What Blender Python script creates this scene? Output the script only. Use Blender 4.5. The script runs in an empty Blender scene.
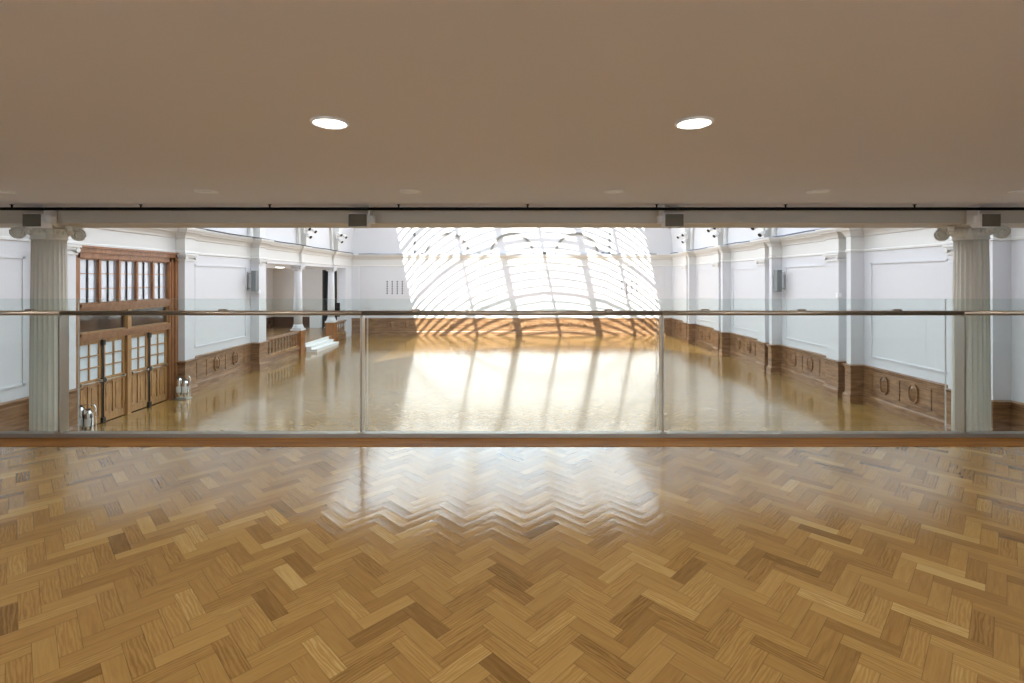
import bpy, math, random
from mathutils import Vector, Matrix
random.seed(7)
S = bpy.context.scene
COL = S.collection
PI = math.pi

# ------------------------------------------------------------------ camera, world, sun, exposure
cam_data = bpy.data.cameras.new('camera')
cam = bpy.data.objects.new('camera', cam_data)
COL.objects.link(cam)
cam.location = (0, 0, 1.4)
cam.rotation_euler = (PI / 2, 0, 0)
cam_data.sensor_width = 36.0
cam_data.lens = 497.0 * 36.0 / 1024.0
cam_data.shift_x = 0.0
cam_data.shift_y = -62.5 / 1024.0
cam_data.clip_start = 0.05
cam_data.clip_end = 300
S.camera = cam

world = bpy.data.worlds.new('world')
S.world = world
world.use_nodes = True
bgn = world.node_tree.nodes['Background']
bgn.inputs[0].default_value = (0.80, 0.89, 1.0, 1)
bgn.inputs[1].default_value = 4.9

SUN_E = math.radians(38)
sd = bpy.data.lights.new('sun', 'SUN')
sd.energy = 17.0
sd.angle = math.radians(0.35)
sd.color = (1.0, 0.96, 0.9)
sun = bpy.data.objects.new('sun', sd)
COL.objects.link(sun)
sun.location = (0, -20, 40)
sdir = Vector((0.2 * math.sin(SUN_E), math.cos(SUN_E), -math.sin(SUN_E))).normalized()
sun.rotation_euler = sdir.to_track_quat('-Z', 'Y').to_euler()

S.view_settings.view_transform = 'Standard'
S.view_settings.look = 'None'
S.view_settings.gamma = 1.0
S.view_settings.use_curve_mapping = False
S.view_settings.exposure = 0.0
S.cycles.max_bounces = 10
S.cycles.diffuse_bounces = 6
S.cycles.glossy_bounces = 4
S.cycles.transparent_max_bounces = 16
S.cycles.sample_clamp_indirect = 8.0
S.cycles.use_denoising = True

# ------------------------------------------------------------------ measurements
W = 10.8            # half width of the hall
ZF = -2.4           # hall floor
ZR = -1.95          # raised side aisle floor
YF = 33.5           # far wall
YE = 4.44           # gallery edge
ZC = 3.05           # top of the cornice
ZV = 3.1            # springing of the vault
BAY = 4.65

# ------------------------------------------------------------------ materials
def mat(name, col, rough=0.5, metal=0.0, spec=0.5, var=0.0, vscale=3.0, bump=0.0, bscale=30.0, coat=0.0):
    m = bpy.data.materials.new(name)
    m.use_nodes = True
    nt = m.node_tree
    b = nt.nodes['Principled BSDF']
    b.inputs['Base Color'].default_value = (*col, 1)
    b.inputs['Roughness'].default_value = rough
    b.inputs['Metallic'].default_value = metal
    b.inputs['Specular IOR Level'].default_value = spec
    b.inputs['Coat Weight'].default_value = coat
    if var or bump:
        tc = nt.nodes.new('ShaderNodeTexCoord')
        n = nt.nodes.new('ShaderNodeTexNoise')
        n.inputs['Scale'].default_value = vscale
        n.inputs['Detail'].default_value = 4
        nt.links.new(tc.outputs['Object'], n.inputs['Vector'])
        if var:
            mx = nt.nodes.new('ShaderNodeMix'); mx.data_type = 'RGBA'
            mx.inputs[6].default_value = (*[c * (1 - var) for c in col], 1)
            mx.inputs[7].default_value = (*[min(1, c * (1 + var)) for c in col], 1)
            nt.links.new(n.outputs['Fac'], mx.inputs[0])
            nt.links.new(mx.outputs[2], b.inputs['Base Color'])
        if bump:
            n2 = nt.nodes.new('ShaderNodeTexNoise')
            n2.inputs['Scale'].default_value = bscale
            nt.links.new(tc.outputs['Object'], n2.inputs['Vector'])
            bp = nt.nodes.new('ShaderNodeBump')
            bp.inputs['Strength'].default_value = bump
            bp.inputs['Distance'].default_value = 0.01
            nt.links.new(n2.outputs['Fac'], bp.inputs['Height'])
            nt.links.new(bp.outputs['Normal'], b.inputs['Normal'])
    return m

def wood_mat(name, dark, light, scale=(2, 2, 2), rough=0.3, stretch=(1, 1, 12), spec=0.5):
    m = bpy.data.materials.new(name)
    m.use_nodes = True
    nt = m.node_tree
    b = nt.nodes['Principled BSDF']
    b.inputs['Roughness'].default_value = rough
    b.inputs['Specular IOR Level'].default_value = spec
    tc = nt.nodes.new('ShaderNodeTexCoord')
    mp = nt.nodes.new('ShaderNodeMapping')
    mp.inputs['Scale'].default_value = stretch
    n = nt.nodes.new('ShaderNodeTexNoise')
    n.inputs['Scale'].default_value = 2.2
    n.inputs['Detail'].default_value = 6
    n.inputs['Distortion'].default_value = 0.6
    cr = nt.nodes.new('ShaderNodeValToRGB')
    cr.color_ramp.elements[0].position = 0.3
    cr.color_ramp.elements[1].position = 0.72
    cr.color_ramp.elements[0].color = (*dark, 1)
    cr.color_ramp.elements[1].color = (*light, 1)
    nt.links.new(tc.outputs['Object'], mp.inputs['Vector'])
    nt.links.new(mp.outputs['Vector'], n.inputs['Vector'])
    nt.links.new(n.outputs['Fac'], cr.inputs['Fac'])
    nt.links.new(cr.outputs['Color'], b.inputs['Base Color'])
    return m

def thin_glass(name, tint, rough=0.0, refl=1.0):
    m = bpy.data.materials.new(name)
    m.use_nodes = True
    nt = m.node_tree
    nt.nodes.remove(nt.nodes['Principled BSDF'])
    out = nt.nodes['Material Output']
    tr = nt.nodes.new('ShaderNodeBsdfTransparent')
    tr.inputs[0].default_value = (*tint, 1)
    gl = nt.nodes.new('ShaderNodeBsdfGlossy')
    gl.inputs['Roughness'].default_value = rough
    # Schlick reflectance from the facing angle (same from both sides of the pane)
    fr = nt.nodes.new('ShaderNodeLayerWeight'); fr.inputs['Blend'].default_value = 0.5
    pw = nt.nodes.new('ShaderNodeMath'); pw.operation = 'POWER'; pw.inputs[1].default_value = 5.0
    nt.links.new(fr.outputs['Facing'], pw.inputs[0])
    mu = nt.nodes.new('ShaderNodeMath'); mu.operation = 'MULTIPLY_ADD'
    mu.inputs[1].default_value = 0.9 * refl
    mu.inputs[2].default_value = 0.035 * refl
    mx = nt.nodes.new('ShaderNodeMixShader')
    nt.links.new(pw.outputs[0], mu.inputs[0])
    nt.links.new(mu.outputs[0], mx.inputs[0])
    nt.links.new(tr.outputs[0], mx.inputs[1])
    nt.links.new(gl.outputs[0], mx.inputs[2])
    nt.links.new(mx.outputs[0], out.inputs[0])
    return m

def emit_mat(name, col, s):
    m = bpy.data.materials.new(name)
    m.use_nodes = True
    b = m.node_tree.nodes['Principled BSDF']
    b.inputs['Base Color'].default_value = (0.8, 0.8, 0.8, 1)
    b.inputs['Emission Color'].default_value = (*col, 1)
    b.inputs['Emission Strength'].default_value = s
    return m

BL, BW = 0.244, 0.0694
def parquet_mat(name, tone=1.0, rough=0.15, tilt=0.008, cup=0.04, coat=0.3):
    m = bpy.data.materials.new(name)
    m.use_nodes = True
    nt = m.node_tree
    L = nt.links.new
    b = nt.nodes['Principled BSDF']
    def node(t, **k):
        n = nt.nodes.new(t)
        for a, v in k.items():
            setattr(n, a, v)
        return n
    def math_(op, a, bb=None):
        n = node('ShaderNodeMath', operation=op)
        for i, v in enumerate((a, bb)):
            if v is None: continue
            if isinstance(v, (int, float)): n.inputs[i].default_value = v
            else: L(v, n.inputs[i])
        return n.outputs[0]
    at = node('ShaderNodeAttribute', attribute_name='rnd')
    sp = node('ShaderNodeSeparateColor'); L(at.outputs['Color'], sp.inputs[0])
    uv = node('ShaderNodeUVMap', uv_map='block')
    su = node('ShaderNodeSeparateXYZ'); L(uv.outputs[0], su.inputs[0])
    # grain
    cx = node('ShaderNodeCombineXYZ')
    L(math_('ADD', math_('MULTIPLY', su.outputs[0], 5.0), math_('MULTIPLY', sp.outputs[1], 60.0)), cx.inputs[0])
    L(math_('ADD', math_('MULTIPLY', su.outputs[1], 70.0), math_('MULTIPLY', sp.outputs[2], 90.0)), cx.inputs[1])
    n = node('ShaderNodeTexNoise'); n.inputs['Scale'].default_value = 1.0
    n.inputs['Detail'].default_value = 5; n.inputs['Distortion'].default_value = 1.2
    L(cx.outputs[0], n.inputs['Vector'])
    # big cathedral figure, on some blocks only
    cx2 = node('ShaderNodeCombineXYZ')
    L(math_('ADD', math_('MULTIPLY', su.outputs[0], 2.5), math_('MULTIPLY', sp.outputs[2], 31.0)), cx2.inputs[0])
    L(math_('ADD', math_('MULTIPLY', su.outputs[1], 14.0), math_('MULTIPLY', sp.outputs[1], 17.0)), cx2.inputs[1])
    wv = node('ShaderNodeTexWave'); wv.inputs['Scale'].default_value = 1.6
    wv.bands_direction = 'Y'
    wv.inputs['Distortion'].default_value = 9.0; wv.inputs['Detail'].default_value = 3; wv.inputs['Detail Scale'].default_value = 1.5
    L(cx2.outputs[0], wv.inputs['Vector'])
    figure = math_('MULTIPLY', math_('SUBTRACT', wv.outputs['Fac'], 0.5), math_('MULTIPLY', math_('GREATER_THAN', sp.outputs[2], 0.55), 0.22))
    t = math_('ADD', math_('MULTIPLY', sp.outputs[0], 0.86), math_('MULTIPLY', math_('SUBTRACT', n.outputs['Fac'], 0.5), 0.5))
    t = math_('ADD', t, figure)
    cr = node('ShaderNodeValToRGB')
    e = cr.color_ramp.elements
    e[0].position = 0.0; e[1].position = 1.0
    e[0].color = (0.16 * tone, 0.083 * tone, 0.022 * tone, 1)
    e[1].color = (0.56 * tone, 0.41 * tone, 0.17 * tone, 1)
    k = e.new(0.3); k.color = (0.285 * tone, 0.158 * tone, 0.044 * tone, 1)
    k = e.new(0.65); k.color = (0.39 * tone, 0.236 * tone, 0.075 * tone, 1)
    L(t, cr.inputs['Fac'])
    # seams
    du = math_('MINIMUM', su.outputs[0], math_('SUBTRACT', 0.244, su.outputs[0]))
    dv = math_('MINIMUM', su.outputs[1], math_('SUBTRACT', 0.0694, su.outputs[1]))
    d = math_('MINIMUM', du, dv)
    mr = node('ShaderNodeMapRange'); mr.inputs[1].default_value = 0.0004; mr.inputs[2].default_value = 0.0014
    mr.inputs[3].default_value = 0.5; mr.inputs[4].default_value = 1.0
    L(d, mr.inputs[0])
    mx = node('ShaderNodeMix', data_type='RGBA', blend_type='MULTIPLY'); mx.inputs[0].default_value = 1.0
    L(cr.outputs['Color'], mx.inputs[6]); L(mr.outputs[0], mx.inputs[7])
    L(mx.outputs[2], b.inputs['Base Color'])
    # varnish: each block lies at its own slight tilt, surface gently wavy
    ge = node('ShaderNodeNewGeometry')
    vs = node('ShaderNodeVectorMath', operation='SUBTRACT'); vs.inputs[1].default_value = (0.5, 0.5, 0.5)
    L(at.outputs['Color'], vs.inputs[0])
    vm = node('ShaderNodeVectorMath', operation='MULTIPLY'); vm.inputs[1].default_value = (tilt, tilt, 0)
    L(vs.outputs[0], vm.inputs[0])
    tc = node('ShaderNodeTexCoord')
    n2 = node('ShaderNodeTexNoise'); n2.inputs['Scale'].default_value = 9.0; n2.inputs['Detail'].default_value = 2
    L(tc.outputs['Object'], n2.inputs['Vector'])
    bp = node('ShaderNodeBump'); bp.inputs['Strength'].default_value = 0.25; bp.inputs['Distance'].default_value = 0.002
    L(n2.outputs['Fac'], bp.inputs['Height'])
    va = node('ShaderNodeVectorMath', operation='ADD'); L(bp.outputs[0], va.inputs[0]); L(vm.outputs[0], va.inputs[1])
    # slight cupping across the width of every block
    tg = node('ShaderNodeTangent', direction_type='UV_MAP', uv_map='block')
    cp = node('ShaderNodeVectorMath', operation='CROSS_PRODUCT'); L(ge.outputs['Normal'], cp.inputs[0]); L(tg.outputs[0], cp.inputs[1])
    sc_ = node('ShaderNodeVectorMath', operation='SCALE'); L(cp.outputs[0], sc_.inputs[0])
    L(math_('MULTIPLY', math_('SUBTRACT', su.outputs[1], BW / 2), cup / BW), sc_.inputs['Scale'])
    vb = node('ShaderNodeVectorMath', operation='ADD'); L(va.outputs[0], vb.inputs[0]); L(sc_.outputs[0], vb.inputs[1])
    vn = node('ShaderNodeVectorMath', operation='NORMALIZE'); L(vb.outputs[0], vn.inputs[0])
    L(vn.outputs[0], b.inputs['Normal'])
    L(math_('ADD', math_('MULTIPLY', n.outputs['Fac'], 0.06), rough - 0.03), b.inputs['Roughness'])
    b.inputs['Specular IOR Level'].default_value = 0.6
    b.inputs['Coat Weight'].default_value = coat
    b.inputs['Coat Roughness'].default_value = 0.09
    L(vn.outputs[0], b.inputs['Coat Normal'])
    return m

M = {}
M['white'] = mat('white_wall_paint', (0.66, 0.665, 0.685), 0.6, var=0.015, vscale=0.6)
M['cream'] = mat('cream_moulding_paint', (0.69, 0.685, 0.66), 0.5)
M['ceil'] = mat('ceiling_paint', (0.76, 0.74, 0.76), 0.8, var=0.03, vscale=0.5)
M['beam'] = mat('beam_paint', (0.56, 0.50, 0.41), 0.6)
M['arch'] = mat('grey_arch_moulding', (0.24, 0.235, 0.215), 0.6)
M['column'] = mat('column_paint', (0.70, 0.68, 0.61), 0.45)
M['beige'] = mat('aisle_wall_paint', (0.74, 0.70, 0.65), 0.7)
M['dado'] = wood_mat('panelling_oak', (0.14, 0.062, 0.024), (0.34, 0.195, 0.10), rough=0.28, stretch=(1, 1, 6))
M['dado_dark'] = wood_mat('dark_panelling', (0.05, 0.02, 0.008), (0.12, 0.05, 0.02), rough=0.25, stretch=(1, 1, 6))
M['pedestal'] = wood_mat('pedestal_oak', (0.22, 0.085, 0.025), (0.40, 0.17, 0.055), rough=0.25, stretch=(6, 6, 1))
M['door'] = wood_mat('door_oak', (0.27, 0.13, 0.045), (0.50, 0.28, 0.11), rough=0.3, stretch=(6, 6, 1))
M['door_frame'] = wood_mat('door_frame_oak', (0.20, 0.085, 0.033), (0.36, 0.165, 0.07), rough=0.3, stretch=(5, 5, 1))
M['kerb'] = wood_mat('kerb_wood', (0.17, 0.065, 0.014), (0.36, 0.17, 0.04), rough=0.6, stretch=(0.5, 10, 10), spec=0.12)
M['steel'] = mat('satin_steel', (0.46, 0.43, 0.38), 0.3, metal=1.0)
M['steel_light'] = mat('brushed_plate', (0.45, 0.44, 0.41), 0.5, metal=1.0)
M['bronze'] = mat('bronze_rail', (0.40, 0.35, 0.28), 0.42, metal=1.0)
M['chrome'] = mat('polished_chrome', (0.9, 0.9, 0.88), 0.08, metal=1.0)
M['black'] = mat('black_plastic', (0.004, 0.004, 0.004), 0.8, spec=0.15)
M['dark'] = mat('dark_metal', (0.03, 0.025, 0.02), 0.4, metal=0.3)
M['cable'] = mat('blue_black_cable', (0.09, 0.11, 0.17), 0.5)
M['taupe'] = mat('taupe_grille', (0.14, 0.12, 0.085), 0.6, bump=0.5, bscale=120)
M['housing'] = mat('pale_housing', (0.72, 0.70, 0.68), 0.5)
M['grey'] = mat('grey_speaker', (0.17, 0.19, 0.19), 0.6)
M['glass'] = thin_glass('balustrade_glass', (0.93, 0.965, 0.955), refl=1.0)
M['glass_edge'] = mat('glass_edge', (0.55, 0.62, 0.60), 0.15)
M['roofglass'] = thin_glass('window_glass', (0.95, 0.97, 0.98))
M['pane_up'] = mat('rolled_glass_painted_sheen', (0.50, 0.54, 0.60), 0.12, metal=0.45, spec=0.9, bump=0.35, bscale=6)  # pale, part-metal colour stands in for bright hall reflections
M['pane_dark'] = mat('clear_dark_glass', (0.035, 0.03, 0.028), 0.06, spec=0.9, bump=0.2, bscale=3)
M['pane_frost'] = mat('frosted_glass', (0.66, 0.73, 0.78), 0.35)
M['led'] = emit_mat('lit_diffuser', (1.0, 0.96, 0.88), 9.0)
M['led_soft'] = emit_mat('soft_diffuser', (1.0, 0.95, 0.86), 5.0)
M['led_off'] = mat('unlit_diffuser', (0.88, 0.87, 0.85), 0.4)
M['void'] = mat('black_recess', (0.012, 0.012, 0.014), 0.8)
M['step'] = mat('white_step_paint', (0.84, 0.85, 0.84), 0.4)
M['parquet'] = parquet_mat('herringbone_oak', 1.01)
M['parquet_hall'] = parquet_mat('herringbone_oak_hall', 0.86, 0.15, 0.014, 0.022, 0.6)
M['aisle_floor'] = wood_mat('aisle_boards', (0.22, 0.11, 0.04), (0.40, 0.23, 0.10), rough=0.2, stretch=(8, 1, 1))

# ------------------------------------------------------------------ mesh builder
class MB:
    def __init__(self):
        self.v, self.f, self.sm, self.mi = [], [], [], []
        self.cur = 0
    def face(self, idx, smooth=False):
        self.f.append(idx); self.sm.append(smooth); self.mi.append(self.cur)
    def box(self, x0, x1, y0, y1, z0, z1):
        x0, x1 = sorted((x0, x1)); y0, y1 = sorted((y0, y1)); z0, z1 = sorted((z0, z1))
        n = len(self.v)
        self.v += [(x, y, z) for z in (z0, z1) for y in (y0, y1) for x in (x0, x1)]
        for q in ((0, 2, 3, 1), (4, 5, 7, 6), (0, 1, 5, 4), (2, 6, 7, 3), (0, 4, 6, 2), (1, 3, 7, 5)):
            self.face([n + i for i in q])
        return self
    def bbox(self, x0, x1, y0, y1, z0, z1, c=0.01):
        """box with chamfered vertical and horizontal edges"""
        x0, x1 = sorted((x0, x1)); y0, y1 = sorted((y0, y1)); z0, z1 = sorted((z0, z1))
        def ring(d, z):
            return [(x0 + d + c, y0 + d, z), (x1 - d - c, y0 + d, z), (x1 - d, y0 + d + c, z), (x1 - d, y1 - d - c, z),
                    (x1 - d - c, y1 - d, z), (x0 + d + c, y1 - d, z), (x0 + d, y1 - d - c, z), (x0 + d, y0 + d + c, z)]
        rings = [ring(c, z0), ring(0, z0 + c), ring(0, z1 - c), ring(c, z1)]
        self.rings(rings, closed=True, smooth=False)
        return self
    def rings(self, rings, closed=True, smooth=True, caps=True):
        n = len(self.v); k = len(rings[0])
        for r in rings: self.v += [tuple(p) for p in r]
        for i in range(len(rings) - 1):
            for j in range(k if closed else k - 1):
                a = n + i * k + j; b = n + i * k + (j + 1) % k
                self.face([a, b, b + k, a + k], smooth)
        if caps and closed:
            self.face([n + j for j in range(k)][::-1])
            self.face([n + (len(rings) - 1) * k + j for j in range(k)])
        return self
    def lathe(self, prof, cx, cy, seg=24, flutes=0, depth=0.0, smooth=True, caps=True):
        rings = []
        for r, z in prof:
            ring = []
            for j in range(seg):
                a = 2 * PI * j / seg
                rr = r
                if flutes:
                    ph = (a * flutes / (2 * PI)) % 1.0
                    q = (ph - 0.5) / 0.40
                    if abs(q) < 1: rr = r - depth * math.sqrt(1 - q * q)
                ring.append((cx + rr * math.cos(a), cy + rr * math.sin(a), z))
            rings.append(ring)
        return self.rings(rings, True, smooth, caps)
    def tube(self, a, b, r, seg=12, r2=None):
        a = Vector(a); b = Vector(b); d = (b - a).normalized()
        u = d.orthogonal().normalized(); w = d.cross(u)
        r2 = r if r2 is None else r2
        rings = []
        for p, rr in ((a, r), (b, r2)):
            rings.append([p + rr * (math.cos(2 * PI * j / seg) * u + math.sin(2 * PI * j / seg) * w) for j in range(seg)])
        return self.rings(rings, True, True)
    def path_tube(self, pts, r, seg=8):
        pts = [Vector(p) for p in pts]
        rings = []
        for i, p in enumerate(pts):
            d = (pts[min(i + 1, len(pts) - 1)] - pts[max(i - 1, 0)]).normalized()
            u = Vector((0, 0, 1)) if abs(d.z) < 0.9 else Vector((1, 0, 0))
            u = (u - d * u.dot(d)).normalized(); w = d.cross(u)
            rings.append([p + r * (math.cos(2 * PI * j / seg) * u + math.sin(2 * PI * j / seg) * w) for j in range(seg)])
        return self.rings(rings, True, True)
    def prism(self, poly, off):
        """poly: 3-D outline; off: extrusion vector"""
        n = len(self.v); k = len(poly); o = Vector(off)
        self.v += [tuple(Vector(p)) for p in poly] + [tuple(Vector(p) + o) for p in poly]
        self.face(list(range(n, n + k))[::-1]); self.face(list(range(n + k, n + 2 * k)))
        for j in range(k):
            a = n + j; b = n + (j + 1) % k
            self.face([a, b, b + k, a + k])
        return self
    def sweep(self, path, prof, to_world, closed_prof=False):
        """path: (p, t) points; prof: (d, z) outward offset and height; mitred corners"""
        P = [Vector(q) for q in path]
        rings = []
        for i, p in enumerate(P):
            ns = []
            if i > 0:
                d = (p - P[i - 1]).normalized(); ns.append(Vector((d.y, -d.x)))
            if i < len(P) - 1:
                d = (P[i + 1] - p).normalized(); ns.append(Vector((d.y, -d.x)))
            if len(ns) == 2:
                m = (ns[0] + ns[1]) / (1 + ns[0].dot(ns[1]))
            else:
                m = ns[0]
            rings.append([to_world(p.x + m.x * d_, p.y + m.y * d_, z) for d_, z in prof])
        self.rings(rings, closed_prof, False, caps=closed_prof)
        return self
    def build(self, name, material, parent=None, kind=None, recalc=True):
        me = bpy.data.meshes.new(name)
        me.from_pydata([tuple(v) for v in self.v], [], self.f)
        me.polygons.foreach_set('use_smooth', self.sm)
        mats = material if isinstance(material, (list, tuple)) else [material]
        for m in mats: me.materials.append(m)
        if len(mats) > 1: me.polygons.foreach_set('material_index', self.mi)
        if recalc:
            import bmesh
            bm = bmesh.new(); bm.from_mesh(me)
            bmesh.ops.recalc_face_normals(bm, faces=bm.faces)
            bm.to_mesh(me); bm.free()
        me.update()
        o = bpy.data.objects.new(name, me)
        COL.objects.link(o)
        if parent is not None:
            o.parent = parent
            o.matrix_parent_inverse = parent_matrix(parent).inverted()
        if kind: o['kind'] = kind
        return o

def parent_matrix(o):
    m = Matrix.LocRotScale(o.location, o.rotation_euler, o.scale)
    if o.parent is not None:
        m = parent_matrix(o.parent) @ o.matrix_parent_inverse @ m
    return m

def empty(name, loc, label=None, cat=None, group=None, kind=None):
    o = bpy.data.objects.new(name, None)
    o.empty_display_size = 0.1
    COL.objects.link(o)
    o.location = loc
    tag(o, label, cat, group, kind)
    return o

def tag(o, label=None, cat=None, group=None, kind=None):
    if label: o['label'] = label
    if cat: o['category'] = cat
    if group: o['group'] = group
    if kind: o['kind'] = kind
    return o

def copy_tree(src, loc=None, parent=None):
    c = src.copy(); COL.objects.link(c)
    if parent is not None: c.parent = parent
    if loc is not None: c.location = loc
    for ch in src.children: copy_tree(ch, None, c)
    return c

def side(s):
    """wall-local (protrusion, Y, z) to world, s=+1 right wall, -1 left wall"""
    return lambda p, y, z: (s * (W - p), y, z)

def farw(p, t, z):
    return (t, YF - p, z)

# ------------------------------------------------------------------ herringbone floors
BL, BW = 0.244, 0.0694
def clip(poly, x0, x1, y0, y1):
    for ax, val, sg in ((0, x0, 1), (0, x1, -1), (1, y0, 1), (1, y1, -1)):
        out = []
        for i in range(len(poly)):
            a = poly[i - 1]; b = poly[i]
            da = (a[ax] - val) * sg; db = (b[ax] - val) * sg
            if (da >= 0) != (db >= 0):
                t = da / (da - db)
                out.append(tuple(a[k] + t * (b[k] - a[k]) for k in range(4)))
            if db >= 0: out.append(b)
        poly = out
        if len(poly) < 3: return None
    return poly

def herringbone(name, x0, x1, y0, y1, z, X0, Y0, seed, m='parquet', spread=1.0):
    rng = random.Random(seed)
    q = math.sqrt(0.5)
    verts, faces, uvs, rnd = [], [], [], []
    sx, sy = BL * 2 * q, BW * 2 * q
    j0 = int((x0 - X0) / sx) - 3; j1 = int((x1 - X0) / sx) + 3
    i0 = int((y0 - Y0) / sy) - 6; i1 = int((y1 - Y0) / sy) + 4
    quads = (((0, 0), (BL, 0), (BL, BW), (0, BW)), ((0, BW), (BW, BW), (BW, BW + BL), (0, BW + BL)))
    uvq = (((0, 0), (BL, 0), (BL, BW), (0, BW)), ((0, 0), (0, BW), (BL, BW), (BL, 0)))
    for j in range(j0, j1 + 1):
        for i in range(i0, i1 + 1):
            for quad, uq in zip(quads, uvq):
                poly = []
                for (u, v), (a, b) in zip(quad, uq):
                    poly.append((X0 + (u - v) * q + j * sx, Y0 + (u + v) * q + i * sy, a, b))
                xs = [p[0] for p in poly]; ys = [p[1] for p in poly]
                if max(xs) <= x0 or min(xs) >= x1 or max(ys) <= y0 or min(ys) >= y1: continue
                if min(xs) < x0 or max(xs) > x1 or min(ys) < y0 or max(ys) > y1:
                    poly = clip(poly, x0, x1, y0, y1)
                    if not poly: continue
                n = len(verts)
                verts += [(p[0], p[1], z) for p in poly]
                faces.append(tuple(range(n, n + len(poly))))
                uvs += [c for p in poly for c in (p[2], p[3])]
                r = min(1, max(0, rng.gauss(0.48, 0.13)))
                if rng.random() < 0.07: r = rng.uniform(0.7, 0.9)
                if rng.random() < 0.015: r = rng.uniform(0.1, 0.25)
                r = 0.5 + (r - 0.5) * spread
                rnd += [r, rng.random(), rng.random(), 1]
    me = bpy.data.meshes.new(name)
    me.from_pydata(verts, [], faces)
    me.uv_layers.new(name='block').data.foreach_set('uv', uvs)
    at = me.attributes.new('rnd', 'FLOAT_COLOR', 'FACE')
    at.data.foreach_set('color', rnd)
    me.materials.append(M[m])
    me.update()
    o = bpy.data.objects.new(name, me); COL.objects.link(o)
    o['kind'] = 'structure'
    return o

herringbone('floor', -W, W, -2.6, 4.15, 0.0, 0.10, 0.02, 3)
herringbone('floor_hall', -W, W, YE + 0.02, YF, ZF, 0.10, 0.02, 5, 'parquet_hall', 0.8)
sl = MB().box(-W, W, -2.6, YE, -0.35, -0.004)
sl.build('floor_slab', M['cream'], kind='structure')
MB().box(-W - 0.3, W + 0.3, YE - 0.3, YF + 0.3, ZF - 0.3, ZF - 0.004).build('floor_hall_slab', M['dado_dark'], kind='structure')
MB().box(-W, W, YE - 0.3, YE, ZF, -0.35).build('wall_below_gallery', M['white'], kind='structure')

# ------------------------------------------------------------------ piers and walls
RA = [(10.75 + 0.0, 10.95, 0.40)] + [(15.25 + BAY * k, 15.45 + BAY * k, 0.40) for k in range(4)]
RB = [(6.65, 7.27, 0.34)] + [(11.30 + 4.62 * k, 11.92 + 4.62 * k, 0.34) for k in range(5)]
PR = sorted(RA + RB)
LB = [(6.65, 7.27, 0.34), (11.30, 11.92, 0.34), (15.95, 16.45, 0.30), (20.55, 21.15, 0.34)]

def stepped(y0, y1, piers):
    pts = [(0, y0)]
    for a, b, p in piers:
        if a < y0 or b > y1: continue
        pts += [(0, a), (p, a), (p, b), (0, b)]
    pts.append((0, y1))
    return pts

# right wall: face, piers
b = MB().box(W, W + 0.3, YE, YF + 0.3, ZF, ZC + 0.1)
for a, c, p in PR: b.box(W - p, W + 0.05, a, c, ZF, ZC - 0.1)
b.build('wall_right', M['white'], kind='structure')
# left wall with the door opening and the open aisle
DY0, DY1, DZ1 = 12.20, 15.90, 2.13
b = MB()
b.box(-W - 0.3, -W, YE, DY0, ZF, ZC + 0.1)
b.box(-W - 0.3, -W, DY0, DY1, DZ1, ZC + 0.1)
b.box(-W - 0.3, -W, DY1, 21.15, ZF, ZC + 0.1)
b.box(-W - 0.5, -W, 21.15, 32.3, 2.1, ZC + 0.1)
b.box(-W - 0.5, -W, 32.3, YF + 0.3, ZF, ZC + 0.1)
for a, c, p in LB: b.box(-W + p, -W - 0.05, a, c, ZF, ZC - 0.1)
b.build('wall_left', M['white'], kind='structure')
# side walls of the gallery and back wall
b = MB()
b.box(W, W + 0.3, -2.6, YE, -0.35, 2.6); b.build('wall_right_gallery', M['white'], kind='structure')
b = MB()
b.box(-W - 0.3, -W, -2.6, YE, -0.35, 2.6); b.build('wall_left_gallery', M['white'], kind='structure')
b = MB()
b.box(-W - 0.3, W + 0.3, -2.9, -2.6, -0.35, 1.2); b.box(-W - 0.3, W + 0.3, -2.9, -2.6, 2.3, 2.6)
WXS = [-W - 0.3, -6.6, -2.4, -2.0, 2.0, 2.4, 6.6, W + 0.3]
for q in range(0, 8, 2): b.box(WXS[q], WXS[q + 1], -2.9, -2.6, 1.2, 2.3)
b.box(-7.2, 7.2, -4.4, -2.9, 2.45, 2.6)  # unseen canopy, added to keep sun out of the back windows
b.build('wall_back', M['white'], kind='structure')
for q, nm in ((1, 'added_window_3'), (3, 'added_window_4'), (5, 'added_window_5')):  # unseen windows, added to bring neutral daylight onto the gallery ceiling
    b = MB(); xa, xb = WXS[q], WXS[q + 1]
    for x in (xa, (2 * xa + xb) / 3, (xa + 2 * xb) / 3, xb): b.box(x - 0.04, x + 0.04, -2.8, -2.7, 1.2, 2.3)
    for z in (1.22, 2.28): b.box(xa, xb, -2.8, -2.7, z - 0.03, z + 0.03)
    w3 = b.build(nm, M['cream'], kind='structure')
    MB().box(xa, xb, -2.76, -2.75, 1.2, 2.3).build('window_pane', M['roofglass'], w3)

# cornice, frieze and picture rail profile
CORN = [(-0.02, 2.22), (0.03, 2.24), (0.03, 2.29), (0.006, 2.31), (0.006, 2.70), (0.035, 2.72), (0.05, 2.78), (0.10, 2.86),
        (0.17, 2.90), (0.18, 2.94), (0.21, 2.96), (0.23, 3.02), (0.23, 3.05), (-0.3, 3.06)]
bR = MB().sweep(stepped(7.3, YF, [q for q in PR if q[0] > 7.3]), CORN, side(1)); bR.build('trim_1', M['cream'], kind='structure')
LP = [q for q in LB if q[0] > 7.3] + [(25.22, 25.72, 0.12), (29.86, 30.36, 0.12)]
MB().sweep(stepped(7.3, YF, LP), CORN, side(-1)).build('trim_2', M['cream'], kind='structure')

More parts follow.
